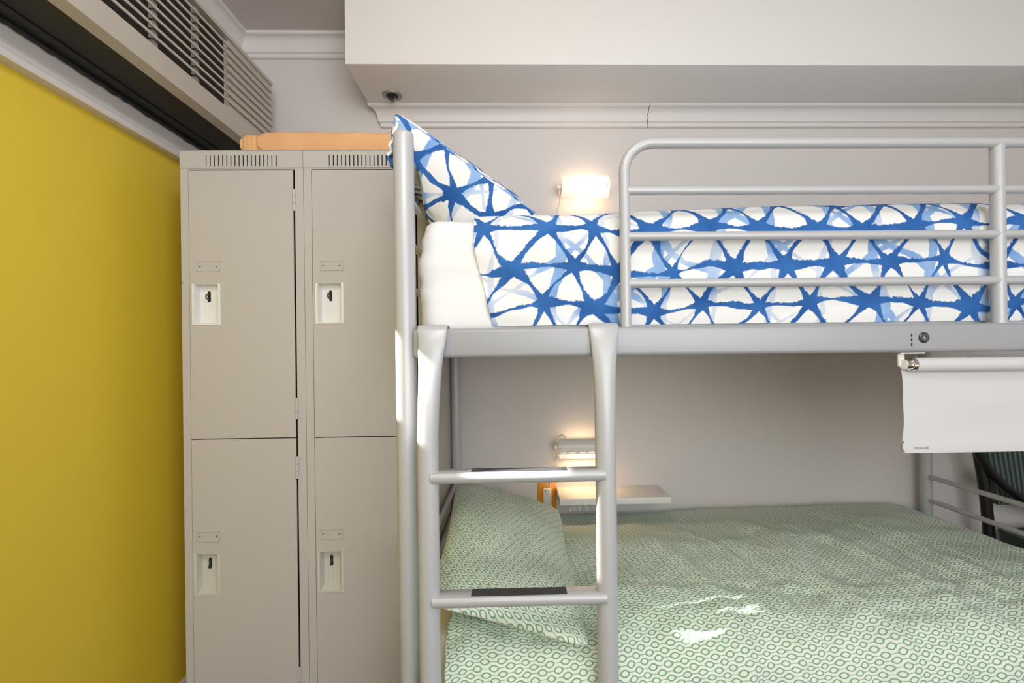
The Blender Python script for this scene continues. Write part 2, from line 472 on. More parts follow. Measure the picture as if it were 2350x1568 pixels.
# ================================================================== SPRINKLER
sx_, _ = U(899, 221, 2.05)
def at_z(px, py, z):
    d = FWD + CX * ((px - PPX) / F) - CY * ((py - PPY) / F)
    t = (z - ZC) / d.z
    return d.x * t, d.y * t
sx_, sy_ = at_z(900, 219, ZS)
t = thing('ceiling_sprinkler', 'recessed round chrome sprinkler head in the underside of the soffit', 'sprinkler', (sx_, sy_, ZS))
bm = bmesh.new(); lathe(bm, [(0.018, -0.001), (0.030, -0.003), (0.0385, -0.004), (0.040, 0.0), (0.018, 0.0)], (sx_, sy_, ZS), n=32)
obj('ring', bm, M['darkring'], t)
bm = bmesh.new(); lathe(bm, [(0.0005, -0.0035), (0.024, -0.0035), (0.024, -0.001), (0.0005, -0.001)], (sx_, sy_, ZS), n=28)
obj('recess', bm, M['black'], t)
bm = bmesh.new()
tube(bm, [(sx_, sy_, ZS - 0.003), (sx_, sy_, ZS - 0.020)], 0.0045, 10)
tube(bm, [(sx_ - 0.012, sy_, ZS - 0.003), (sx_ - 0.011, sy_, ZS - 0.014), (sx_, sy_, ZS - 0.021), (sx_ + 0.011, sy_, ZS - 0.014), (sx_ + 0.012, sy_, ZS - 0.003)], 0.0022, 8)
lathe(bm, [(0.0005, -0.024), (0.009, -0.023), (0.009, -0.0205), (0.0005, -0.0205)], (sx_, sy_, ZS), n=16)
obj('sprinkler_head', bm, M['darkmetal'], t)

# ================================================================== AIR CONDITIONER
AX = -0.963; AZ0, AZ1, AZT = 1.945, 1.978, 2.287
AY0, AY1 = 0.35, 2.135
ac = thing('wall_air_conditioner', 'long beige wall-mounted air conditioner with slatted front above the lockers', 'air conditioner', ((XL + AX) / 2, (AY0 + AY1) / 2, AZ0))
YO = 1.825     # open slots up to here, shallow grooves beyond
zs0, zs1 = AZ1 + 0.040, 2.262
NS = 9; pitch = (zs1 - zs0) / NS; rib = pitch * 0.32
bm = bmesh.new()
box(bm, XL + 0.001, AX - 0.03, AY0, AY1, AZ1 + 0.004, AZT - 0.004)                 # body core
prism(bm, [(AX - 0.030, AZ0), (AX - 0.002, AZ0 + 0.010), (AX, AZ0 + 0.022), (AX, zs0), (AX - 0.03, zs0)], 'y', AY0, AY1)   # lower lip and rail
prism(bm, [(AX - 0.03, zs1), (AX, zs1), (AX, AZT - 0.012), (AX - 0.012, AZT), (XL + 0.001, AZT), (XL + 0.001, AZT - 0.02)], 'y', AY0, AY1)
box(bm, AX - 0.03, AX - 0.008, YO, AY1 - 0.001, zs0, zs1)                           # closed end
obj('casing', bm, M['acbeige'], ac)
bm = bmesh.new(); box(bm, AX - 0.0298, AX - 0.027, AY0 + 0.01, YO, zs0, zs1)
obj('air_cavity', bm, M['acdark'], ac)
for k in range(NS + 1):
    zc = zs0 + k * pitch
    if k in (0, NS): continue
    bm = bmesh.new(); box(bm, AX - 0.0045, AX, AY0, AY1, zc - rib / 2, zc + rib / 2, bev=0.0012, seg=1)
    obj('grille_slat', bm, M['acbeige'], ac)
for yv in (0.75, 1.10, 1.45, 1.64):
    bm = bmesh.new()
    for k in range(NS):
        z = zs0 + (k + .5) * pitch
        prism(bm, [(AX - 0.026, z - 0.011), (AX - 0.012, z - 0.011), (AX - 0.012, z + 0.011), (AX - 0.026, z + 0.011)], 'y', yv, yv + 0.018)
    obj('deflector_vane', bm, M['acvane'], ac)
bm = bmesh.new(); box(bm, XL + 0.002, AX - 0.030, AY0, AY1, AZ0, AZ1 + 0.004)
obj('underside', bm, M['acblack'], ac)
bm = bmesh.new()
random.seed(5)
n = 150
pts = [(XL + 0.004 + 0.0035, AY0 + (AY1 - AY0) * i / n, AZ0 - 0.006 + nz(i * 0.35, 1.0) * 0.006) for i in range(n + 1)]
tube(bm, pts, [(0.007 + 0.003 * nz(i * 0.5, 4.0), 0.003) for i in range(n + 1)], 8, sx=(0, 0, 1))
pts = [(XL + 0.045, AY0 + (AY1 - AY0) * i / 20, AZ0 - 0.003) for i in range(21)]
tube(bm, pts, [(0.005, 0.010)] * 21, 8, sx=(0, 0, 1))
obj('foam_strip', bm, M['foam'], ac)

# ================================================================== LOCKERS
lx0, lzt = U(412.5, 343, YL); lx1, _ = U(695.5, 342, YL)
LW = lx1 - lx0; LD = 0.60
print('locker', lx0, lx1, LW, lzt)
lzt = 1.803
def L(px, py): return U(px, py, YL)
def make_locker():
    cx = (lx0 + lx1) / 2
    t = thing('steel_locker', 'left beige two-tier steel locker standing next to the yellow wall', 'locker', (cx, YL + LD / 2, 0), 'beige two-tier steel lockers')
    hz = L(550, 386)[1]          # bottom of header
    st = L(434.5, 700)[0] - lx0  # stile width
    dr = L(676, 700)[0]
    bm = bmesh.new()
    x0, x1 = lx0 + 0.0006, lx1 - 0.0006
    T_ = 0.016
    y1 = YL + LD
    box(bm, x0, x0 + st, YL, YL + 0.02, 0.0, hz)                    # stiles
    box(bm, dr + 0.0052, x1, YL, YL + 0.02, 0.0, hz)
    box(bm, x0, x0 + 0.003, YL + 0.02, y1, 0.0, lzt - 0.002); box(bm, x1 - 0.003, x1, YL + 0.02, y1, 0.0, lzt - 0.002)
    box(bm, x0, x1, y1 - 0.003, y1, 0.0, lzt - 0.002)
    # header with vent slots
    sx0, sx1 = L(473, 370)[0], L(636, 370)[0]
    zb, zt_ = L(550, 382)[1], L(550, 357)[1]
    n = 18; p = (sx1 - sx0) / (n - 1 + 0.3); sw = p * 0.26
    box(bm, x0 - 0.0, sx0, YL - 0.003, YL + 0.02, hz, lzt)
    box(bm, sx1, x1, YL - 0.003, YL + 0.02, hz, lzt)
    box(bm, sx0, sx1, YL - 0.003, YL + 0.02, hz, zb)
    box(bm, sx0, sx1, YL - 0.003, YL + 0.02, zt_, lzt)
    for i in range(n - 1):
        a = sx0 + i * p + sw; box(bm, a, a + p - sw, YL - 0.003, YL - 0.001, zb, zt_)
    box(bm, x0, x1, YL - 0.003, y1, lzt - 0.0025, lzt)                # top sheet
    box(bm, x0 + st, dr + 0.0052, YL + 0.001, YL + 0.02, hz - 0.004, hz)
    box(bm, x0, x1, YL + 0.004, YL + 0.02, 0.0, 0.05)
    obj('body', bm, M['locker'], t)
    bm = bmesh.new(); box(bm, sx0, sx1, YL + 0.004, YL + 0.018, zb - 0.0, zt_)
    box(bm, x0 + st, dr + 0.0052, YL + 0.030, YL + 0.034, 0.05, hz - 0.004)
    obj('dark_interior', bm, M['black'], t)
    # doors
    zsplit = L(556, 1007)[1]
    zd1 = L(550, 392)[1]
    dx0, dx1 = x0 + st + 0.0022, dr
    hd = zd1 - zsplit
    for tier in (0, 1):
        z1 = zd1 if tier == 0 else zsplit - 0.0015
        z0 = zsplit + 0.0015 if tier == 0 else zsplit - hd + 0.004
        cy0 = 652 if tier == 0 else 1271
        cyb = 746 if tier == 0 else 1365
        cxa, cxb = L(442, cy0)[0], L(507, cy0)[0]
        cz1, cz0 = L(475, cy0)[1], L(475, cyb)[1]
        if cxa - 0.001 < dx0 + 0.004: cxa = dx0 + 0.005
        fr = 0.0065
        ox0, ox1, oz0, oz1 = cxa + fr, cxb - fr, cz0 + 0.002, cz1 - 0.002
        bm = bmesh.new(); f0, f1 = YL - 0.002, YL + 0.003
        # door sheet around the cup opening
        xs = [dx0, ox0, ox1, dx1]; zs = [z0, oz0, oz1, z1]
        V = {}
        def vv(i, j, y):
            if (i, j, y) not in V: V[(i, j, y)] = bm.verts.new((xs[i], y, zs[j]))
            return V[(i, j, y)]
        for y in (f0, f1):
            for i in range(3):
                for j in range(3):
                    if (i, j) == (1, 1): continue
                    bm.faces.new((vv(i, j, y), vv(i + 1, j, y), vv(i + 1, j + 1, y), vv(i, j + 1, y)))
        def side(loop):
            for a, b_ in zip(loop, loop[1:] + loop[:1]):
                bm.faces.new((vv(*a, f0), vv(*b_, f0), vv(*b_, f1), vv(*a, f1)))
        side([(0, 0), (1, 0), (2, 0), (3, 0), (3, 1), (3, 2), (3, 3), (2, 3), (1, 3), (0, 3), (0, 2), (0, 1)])
        side([(1, 1), (2, 1), (2, 2), (1, 2)])
        dlab = None
        door = obj('door', bm, M['locker'], t)
        # embossed label holder with two rivets
        la, lb = L(453, cy0 - 48)[0], L(505, cy0 - 48)[0]
        lc0, lc1 = L(478, cy0 - 28)[1], L(478, cy0 - 52)[1]
        bm = bmesh.new(); e = 0.0020
        box(bm, la, lb, YL - 0.0042, f0 + .0004, lc0, lc0 + e); box(bm, la, lb, YL - 0.0042, f0 + .0004, lc1 - e, lc1)
        box(bm, la, la + e, YL - 0.0042, f0 + .0004, lc0, lc1); box(bm, lb - e, lb, YL - 0.0042, f0 + .0004, lc0, lc1)
        lh = obj('label_holder', bm, M['locker'], door)
        for xx in (la + 0.009, lb - 0.009):
            bm = bmesh.new(); lathe(bm, [(0.0002, -0.0036), (0.0018, -0.003), (0.002, 0.0005), (0.0002, 0.0005)], (xx, YL - 0.002, (lc0 + lc1) / 2), 'y', 10)
            obj('rivet', bm, M['darkmetal'], door)
        # recessed cup, open to the front
        bm = bmesh.new(); dpt = 0.024
        box(bm, cxa, ox0 + 0.0006, YL - 0.005, YL - 0.002, cz0, cz1); box(bm, ox1 - 0.0006, cxb, YL - 0.005, YL - 0.002, cz0, cz1)
        box(bm, ox0, ox1, YL - 0.004, YL - 0.002, cz0, oz0 + 0.001)
        xa, xb = ox0 + 0.0002, ox1 - 0.0002
        q = lambda *p: bm.faces.new([bm.verts.new(c_) for c_ in p])
        yi = YL + dpt - 0.002; za_, zb2 = oz0 + 0.0002, oz1 - 0.0002
        sb = 0.012 if tier else 0.004
        q((xa, YL - .002, za_), (xa, YL - .002, zb2), (xa + 0.004, yi, zb2 - .002), (xa + 0.004, yi, za_ + sb))
        q((xb, YL - .002, za_), (xb, YL - .002, zb2), (xb - 0.001, yi, zb2 - .002), (xb - 0.001, yi, za_ + sb))
        q((xa, YL - .002, za_), (xb, YL - .002, za_), (xb - .001, yi, za_ + sb), (xa + .004, yi, za_ + sb))
        q((xa, YL - .002, zb2), (xb, YL - .002, zb2), (xb - .001, yi, zb2 - .002), (xa + .004, yi, zb2 - .002))
        q((xa + .004, yi, za_ + sb), (xb - .001, yi, za_ + sb), (xb - .001, yi, zb2 - .002), (xa + .004, yi, zb2 - .002))
        for g in range(4):      # fine vertical ribs
            gx = xa + 0.016 + g * 0.012
            if gx < xb - 0.006: box(bm, gx, gx + 0.0025, yi - 0.0012, yi + 0.0003, za_ + sb, zb2 - 0.004)
        cup = obj('latch_recess', bm, M['cup'] if tier == 0 else M['cup_low'], door, label='pale recessed latch cup')
        # keyhole slot and latch finger
        kx, kz = (ox0 + ox1) / 2 - 0.005, cz1 - 0.037
        bm = bmesh.new()
        pts = []
        for k in range(20):
            a = 2 * pi * k / 20; pts.append((kx + 0.0045 * cos(a), kz + (0.0115 if sin(a) > 0 else -0.0115) + 0.006 * sin(a)))
        vs0 = [bm.verts.new((p_[0], yi - 0.0016, p_[1])) for p_ in pts]; vs1 = [bm.verts.new((p_[0], yi, p_[1])) for p_ in pts]
        bm.faces.new(vs0); bm.faces.new(vs1)
        for k in range(20): bm.faces.new((vs0[k], vs0[(k + 1) % 20], vs1[(k + 1) % 20], vs1[k]))
        obj('keyhole', bm, M['black'], door)
        bm = bmesh.new()
        if tier == 0:
            tube(bm, [(kx - 0.002, yi - 0.001, kz + 0.009), (kx - 0.006, yi - 0.007, kz + 0.005), (kx - 0.006, yi - 0.008, kz - 0.004), (kx - 0.002, yi - 0.001, kz - 0.008)], 0.0022, 8)
        else:
            tube(bm, [(kx + 0.001, yi - 0.001, kz + 0.006), (kx - 0.002, yi - 0.004, kz - 0.006), (kx - 0.004, yi - 0.003, kz - 0.015)], 0.0018, 8)
        obj('latch', bm, M['darkmetal'], door)
        # hinges
        for hy in ((435, 485), (913, 962)) if tier == 0 else ((1048, 1098), (1531, 1580)):
            ha, hb = L(681, hy[1])[1], L(681, hy[0])[1]
            bm = bmesh.new()
            xk = dr + 0.003
            m3 = (hb - ha) / 3
            for k in range(3):
                tube(bm, [(xk, YL - 0.003, ha + k * m3 + 0.0006), (xk, YL - 0.003, ha + (k + 1) * m3 - 0.0006)], 0.0044, 12)
            box(bm, xk - 0.001, xk + 0.006, YL - 0.0025, YL + 0.0, ha, hb)
            obj('hinge', bm, M['locker'], door)
    return t
lk = make_locker()
def copy_tree(o, parent=None):
    c = o.copy(); COL.objects.link(c); c.parent = parent
    if parent is None:
        pass
    for ch in [x for x in bpy.data.objects if x.parent is o]: copy_tree(ch, c)
    return c
lk2 = copy_tree(lk)
lk2.location.x += LW
lk2['label'] = 'right beige two-tier steel locker half hidden behind the bunk bed post'
# oval bump on the outer side of the left locker
sbx, sbz = L(415, 642)
bm = bmesh.new(); lathe(bm, [(0.0605, 0.0), (0.055, -0.0025), (0.040, -0.0048), (0.02, -0.006), (0.0004, -0.0065)], (lx0 + 0.0005, YL + 0.050, sbz), 'x', 32)
for v in bm.verts: v.co.y = YL + 0.050 + (v.co.y - (YL + 0.050)) * 0.8
obj('side_plate', bm, M['locker'], lk)
bm = bmesh.new(); lathe(bm, [(0.0003, -0.0012), (0.0022, -0.001), (0.0022, 0.001), (0.0003, 0.001)], (L(416, 650)[0] + 0.003, YL, L(416, 650)[1]), 'y', 10)
obj('screw', bm, M['darkmetal'], lk)

# folded peach blanket on the lockers
bx0 = U(558, 320, YL + 0.06)[0]
bx1 = -0.305
hT = 0.078
def blanket(bm, x0, x1, y0, y1, z0, h, seed):
    def fn(u, v):
        a = v * 2 * pi
        w = (y1 - y0) / 2; cy = (y0 + y1) / 2
        ex = 0.22
        c_, s_ = cos(a), sin(a)
        yy = cy + w * (abs(c_) ** ex) * (1 if c_ > 0 else -1)
        hh = h * (1 + 0.03 * nz(u * 5, seed, yy * 3)) * (1 - 0.04 * u)
        zz = z0 + hh / 2 + hh / 2 * (abs(s_) ** 0.35) * (1 if s_ > 0 else -1)
        if zz > z0 + hh * 0.5: zz += 0.004 * nz(u * 7, yy * 6, seed)
        zz = max(zz, z0)
        e = min(1.0, min(u, 1 - u) * (x1 - x0) / 0.018)
        zz = z0 + hh * 0.5 + (zz - z0 - hh * 0.5) * (0.5 + 0.5 * sqrt(max(e, 0)))
        zz = max(zz, z0)
        return (x0 + (x1 - x0) * u, yy + 0.004 * nz(u * 9, seed), zz)
    V = grid(bm, 40, 41, fn, lambda u, v: (u, v))
    bm.faces.new([r for r in V[0][:-1]]); bm.faces.new([r for r in reversed(V[-1][:-1])])
    bmesh.ops.remove_doubles(bm, verts=bm.verts, dist=1e-5)
pt = thing('folded_blanket', 'folded peach-orange blanket lying on top of the lockers', 'blanket', ((bx0 + bx1) / 2, YL + 0.2, lzt))
xf = U(600, 320, YL + 0.04)[0]
bm = bmesh.new(); blanket(bm, xf - 0.008, bx1, YL + 0.030, YL + 0.36, lzt + 0.0005, hT, 1.0)
obj('folded_body', bm, M['peach'], pt)
bm = bmesh.new(); blanket(bm, bx0, xf + 0.03, YL + 0.040, YL + 0.34, lzt + 0.0005, hT * 0.93, 5.0)
obj('folded_edge', bm, M['peach'], pt)

# ================================================================== BUNK BED
zpt = U(932, 303, YF)[1]
YBF = YF - 0.030     # front face of the side beam
zb1 = U(1240, 752, YBF)[1]; zb0 = U(1240, 819, YBF)[1]
zbR1 = U(2300, 742, YBF)[1]
print('beam', zb0, zb1, zbR1, 'post', zpt)
PR = 0.0235
bed = thing('bunk_bed', 'silver metal tube bunk bed with upper guard rail against the wall', 'bunk bed', ((XH + XE) / 2, (YF + YR) / 2, 0))
def post(x, y, top, r=PR, label=None):
    bm = bmesh.new()
    dome = [(r * cos(a), r * 0.45 * sin(a)) for a in (0.0, 0.3, 0.6, 0.9, 1.2, 1.5)]
    lathe(bm, [(r * 0.9, 0.0), (r, 0.004), (r, top)] + [(max(rr, 0.0005), top + h) for rr, h in dome[1:]], (x, y, 0), n=28)
    return obj('post', bm, M['silver'], bed, sharp=60)
post(XH, YF, zpt - 0.008)
post(XE, YF, zpt - 0.008)
post(XH2 + 0.007, YR, zpt - 0.008, 0.0195)
post(XE, YR, zpt - 0.008)
# side beams with rounded edges
bm = bmesh.new(); box(bm, XH + 0.021, XE, YBF, YBF + 0.040, zb0, zb1, bev=0.009, seg=4); obj('side_beam', bm, M['silver_shaded'], bed)
bm = bmesh.new(); box(bm, XH + 0.012, XE, YR - 0.012, YR + 0.018, zb0, zb1, bev=0.009, seg=3); obj('side_beam', bm, M['silver_shaded'], bed)
for x in (XH, XE):
    bm = bmesh.new(); box(bm, x - 0.012, x + 0.012, YF, YR, zb0 + 0.008, zb1 - 0.004, bev=0.006, seg=3); obj('end_beam', bm, M['silver'], bed)
# lower frame
for y in (YF, YR - 0.003):
    bm = bmesh.new(); box(bm, XH, XE, y - 0.015, y + 0.015, 0.24, 0.30, bev=0.008, seg=3); obj('side_beam', bm, M['silver_shaded'], bed)
for x in (XH, XE):
    bm = bmesh.new(); box(bm, x - 0.015, x + 0.015, YF, YR, 0.245, 0.295, bev=0.008, seg=3); obj('end_beam', bm, M['silver'], bed)
# slats
for lev, zz in (('u', zb0 + 0.016), ('l', 0.272)):
    for i in range(12):
        x = XH + 0.10 + i * (XE - XH - 0.2) / 11
        bm = bmesh.new(); box(bm, x - 0.035, x + 0.035, YF + 0.011, YR - 0.014, zz, zz + 0.014, bev=0.003, seg=1)
        obj('slat', bm, M['wood'], bed)
# guard rail: bent loop, three bars, uprights
YG = YF - 0.012
gz = [U(1900, p_, YG)[1] for p_ in (328, 436, 540, 647)]
gx = U(1435, 600, YG)[0]
gxu = U(2294, 560, YG)[0]
RB = 0.0125
bm = bmesh.new(); R_ = 0.068
pts = [(gx, YG, zb1 - 0.008), (gx, YG, gz[0] - R_ - 0.1), (gx, YG, gz[0] - R_)]
for k in range(1, 13):
    a = pi / 2 * k / 12
    pts.append((gx + R_ - R_ * cos(a), YG, gz[0] - R_ + R_ * sin(a)))
pts += [(gx + 0.4, YG, gz[0]), (XE - 0.012, YG, gz[0])]
tube(bm, pts, RB, 18, sx=(0, 1, 0)); obj('guard_rail', bm, M['silver'], bed, sharp=60)
for z in gz[1:]:
    bm = TB([(gx + 0.006, YG, z), (gxu, YG, z)], 0.0105, 16); obj('guard_bar', bm, M['silver'], bed, sharp=60)
    bm = TB([(gxu, YG, z), (XE - 0.012, YG, z)], 0.0105, 16); obj('guard_bar', bm, M['silver'], bed, sharp=60)
bm = TB([(gxu, YG + 0.004, zb1 - 0.008), (gxu, YG + 0.004, gz[0])], 0.0155, 18); obj('guard_upright', bm, M['silver'], bed, sharp=60)
# head and foot end rails, upper
for x, x2 in ((XH, XH2), (XE, XE)):
    for i, z in enumerate(gz):
        bm = TB([(x + 0.003, YF, z if i else z - 0.02), (x2 + 0.003, YR, z if i else z - 0.02)], 0.011 if i == 0 else 0.0085, 14)
        obj('end_rail', bm, M['silver'], bed, sharp=60)
# lower end rails
lz = [U(2140, 1092, YR)[1], U(2140, 1145, YR)[1]]
for x, x2 in ((XH, XH2), (XE, XE)):
    for z in lz:
        bm = TB([(x, YF, z), (x2, YR, z)], 0.0098, 14); obj('end_rail', bm, M['silver'], bed, sharp=60)
# beam joint bolt and slot marks
bxp, bzp = U(2120, 775, YBF)
bm = bmesh.new(); lathe(bm, [(0.0035, -0.001), (0.0042, -0.004), (0.010, -0.004), (0.0125, -0.002), (0.013, 0.001), (0.0035, 0.001)], (bxp, YBF, bzp), 'y', 24)
lathe(bm, [(0.0002, -0.002), (0.0042, -0.002), (0.0042, 0.001), (0.0002, 0.001)], (bxp, YBF, bzp), 'y', 6, mi=1)
obj('bolt', bm, [M['darkmetal'], M['chrome']], bed)
sxp, szp = U(2092, 781, YBF)
bm = bmesh.new()
for k in range(3): box(bm, sxp - 0.0015, sxp + 0.0015, YBF - 0.0006, YBF + 0.001, szp - 0.014 + k * 0.011, szp - 0.007 + k * 0.011)
obj('slot_mark', bm, M['black'], bed)

# ================================================================== LADDER (hooked over the beam)
YLD = YBF - 0.021
lad = thing('bunk_ladder', 'silver ladder with flat rungs hooked over the upper bed beam', 'ladder', (U(1190, 1400, YLD)[0], YLD, 0))
def rail(px_top, px_low):
    xt, xl = U(px_top, 760, YLD)[0], U(px_low, 1300, YLD)[0]
    ztop = zb1 + 0.006
    pts, rad = [], []
    # hook over the beam
    hook = [(YBF + 0.046, zb1 - 0.030, .034, .0028), (YBF + 0.046, zb1 - 0.008, .034, .0028), (YBF + 0.040, ztop - 0.001, .034, .003),
            (YBF + 0.020, ztop + 0.001, .034, .003), (YBF + 0.000, ztop - 0.000, .034, .0035), (YBF - 0.0075, ztop - 0.012, .0335, .0045), (YBF - 0.011, ztop - 0.035, .031, .0075)]
    for y, z, a, b_ in hook: pts.append((xt, y, z)); rad.append((a, b_))
    for k, (dz, a, b_) in enumerate([(0.06, .029, .0105), (0.09, .0268, .014), (0.13, .0252, .0175), (0.18, .0242, .020), (0.24, .0238, .0205), (0.35, .0236, .0205)]):
        f = min(1, dz / 0.25)
        pts.append((xt + (xl - xt) * f, YBF - 0.011 - 0.010 * min(1, dz / 0.18), ztop - dz)); rad.append((a, b_))
    pts.append((xl, YLD, 0.6)); rad.append((.0236, .0205))
    pts.append((xl, YLD, 0.004)); rad.append((.0236, .0205))
    bm = bmesh.new(); tube(bm, pts, rad, 24, sx=(1, 0, 0)); return obj('ladder_rail', bm, M['silver'], lad, sharp=60), xl
_, xa = rail(989.5, 985); _, xb = rail(1388, 1393)
YRF = YLD - 0.026; RDp = 0.052
for k, (pya, tapef) in enumerate(((1098, 1), (1385, 1), (1672, 1))):
    z = U(1190, pya, YRF)[1]
    za = z + 0.012
    prof = [(YRF + 0.006, za + 0.001), (YRF + 0.002, za - 0.003), (YRF, za - 0.010), (YRF + 0.003, za - 0.019), (YRF + 0.012, za - 0.025), (YRF + RDp - 0.012, za - 0.025), (YRF + RDp - 0.003, za - 0.019), (YRF + RDp, za - 0.010), (YRF + RDp - 0.002, za - 0.003), (YRF + RDp - 0.006, za + 0.001)]
    bm = bmesh.new(); prism(bm, prof, 'x', xa + 0.008, xb - 0.004)
    rg = obj('rung', bm, M['silver'], lad, sharp=50)
    t0, t1 = U(1080, pya - 12, YRF)[0], U(1303, pya - 12, YRF)[0]
    bm = bmesh.new(); box(bm, t0, t1, YRF + 0.009, YRF + RDp - 0.008, za + 0.001, za + 0.0018)
    obj('grip_tape', bm, M['tape'], rg, label='black rough grip tape')

# ================================================================== UPPER MATTRESS
mx0, mx1 = U(961, 700, YF + 0.03)[0], XE - 0.025
my0, my1 = YF + 0.022, YR - 0.012
mz0 = zb0 + 0.0305
mzt = U(1010, 505, YF + 0.06)[1]
def soft_box(x0, x1, y0, y1, z0, z1, r, amp, seed, mat, name, parent, bulge=0.006):
    bm = bmesh.new()
    NX, NY, NZ = 60, 26, 12
    uvl = bm.loops.layers.uv.verify()
    def shape(p):
        x, y, z = p
        c = Vector((min(max(x, x0 + r), x1 - r), min(max(y, y0 + r), y1 - r), min(max(z, z0 + r), z1 - r)))
        d = Vector(p) - c
        if d.length > 1e-9:
            md = max(abs(d.x), abs(d.y), abs(d.z))
            d = d.normalized() * (r * min(1.0, md / r) if md > 0 else 0)
        q = c + d
        w = nz(x * 7, y * 7, z * 16 + seed) * amp + nz(x * 3, y * 3, z * 45 + seed) * amp * .7
        s = sin(pi * min(1, max(0, (z - z0) / (z1 - z0))))
        q += Vector(((1 if x > (x0 + x1) / 2 else -1) * (abs(x - (x0 if x < (x0 + x1) / 2 else x1)) < r) * (bulge * s + w), -(y < y0 + r) * (bulge * s + w), (z > z1 - r) * w))
        return q
    # cube-sphere style surface grid
    cache = {}
    def vt(i, j, k):
        key = (i, j, k)
        if key not in cache:
            cache[key] = bm.verts.new(shape((x0 + (x1 - x0) * fx(i / NX), y0 + (y1 - y0) * fx(j / NY), z0 + (z1 - z0) * k / NZ)))
        return cache[key]
    def fx(t): return 0.5 - 0.5 * cos(pi * t) if False else (t + (0.0 - sin(2 * pi * t) / (2 * pi)) * 0.55)
    for i in range(NX):
        for j in range(NY):
            for k in (0, NZ): bm.faces.new((vt(i, j, k), vt(i + 1, j, k), vt(i + 1, j + 1, k), vt(i, j + 1, k)))
        for k in range(NZ):
            for j in (0, NY): bm.faces.new((vt(i, j, k), vt(i + 1, j, k), vt(i + 1, j, k + 1), vt(i, j, k + 1)))
    for j in range(NY):
        for k in range(NZ):
            for i in (0, NX): bm.faces.new((vt(i, j, k), vt(i, j + 1, k), vt(i, j + 1, k + 1), vt(i, j, k + 1)))
    return obj(name, bm, mat, parent, sharp=80)
mu = thing('mattress', 'thick mattress in a white fitted sheet on the upper bunk', 'mattress', ((mx0 + mx1) / 2, (my0 + my1) / 2, mz0))
soft_box(mx0, mx1, my0 + 0.012, my1, mz0, mzt, 0.050, 0.0065, 2.0, M['sheet'], 'fitted_sheet', mu)

# ------------------------------------------------------------------ duvets
def drape(name, mat, label, cat, x0f, x1, prof, zamp, sidef, nu=190, nv=150, thick=0.010, endround=True, wr=1.0, seed=0.0, foot=None, group=None):
    """prof: list of (y, z) from the back edge over the top and down the front."""
    L_ = [0.0]
    for a, b_ in zip(prof, prof[1:]): L_.append(L_[-1] + sqrt((a[0] - b_[0]) ** 2 + (a[1] - b_[1]) ** 2))
    tot = L_[-1]
    def at(s):
        s *= tot
        for i in range(len(prof) - 1):
            if s <= L_[i + 1] + 1e-9:
                f = (s - L_[i]) / (L_[i + 1] - L_[i]); return (prof[i][0] + f * (prof[i + 1][0] - prof[i][0]), prof[i][1] + f * (prof[i + 1][1] - prof[i][1]))
        return prof[-1]
    sm = []
    K = 400
    raw = [at(i / K) for i in range(K + 1)]
    for i in range(K + 1):
        w = min(i, K - i, 14); a = raw[i - w:i + w + 1]; sm.append((sum(p[0] for p in a) / len(a), sum(p[1] for p in a) / len(a)))
    def at2(s):
        t = s * K; i = min(int(t), K - 1); f = t - i
        y = sm[i][0] * (1 - f) + sm[i + 1][0] * f; z = sm[i][1] * (1 - f) + sm[i + 1][1] * f
        dy = sm[i + 1][0] - sm[i][0]; dz = sm[i + 1][1] - sm[i][1]; l = sqrt(dy * dy + dz * dz) or 1
        return y, z, dz / l * -1 * -1, -dy / l
    def fn(u, s):
        y, z, ny, nzz = at2(s)
        xx0 = x0f(s)
        x = xx0 + (x1 - xx0) * u
        n_y, n_z = (ny, nzz)
        # outward normal: up on top, toward the camera at the front
        if n_z < 0 and s < 0.5: n_y, n_z = -n_y, -n_z
        d = zamp(x, y, s) if s > 0 else 0
        yy = y + n_y * d; zz = z + n_z * d
        yy = min(yy, YW - 0.014)
        if foot:
            xx, dzf = foot(x, u); x = xx; zz = max(zz + dzf, 0.10 + 0.01 * nz(x * 9, y * 9, 3))
        x += 0.004 * nz(s * 9, u * 30, seed) * (u < 0.02)
        return (x, yy, zz)
    bm = bmesh.new()
    grid(bm, nu, nv, fn, lambda u, s: (x0f(s) + (x1 - x0f(s)) * u, -s * tot))
    bmesh.ops.recalc_face_normals(bm, faces=bm.faces)
    o = obj(name, bm, mat, None, recalc=False, sharp=80)
    sd = o.modifiers.new('thickness', 'SOLIDIFY'); sd.thickness = thick; sd.offset = 0
    tag(o, label, cat, group)
    return o

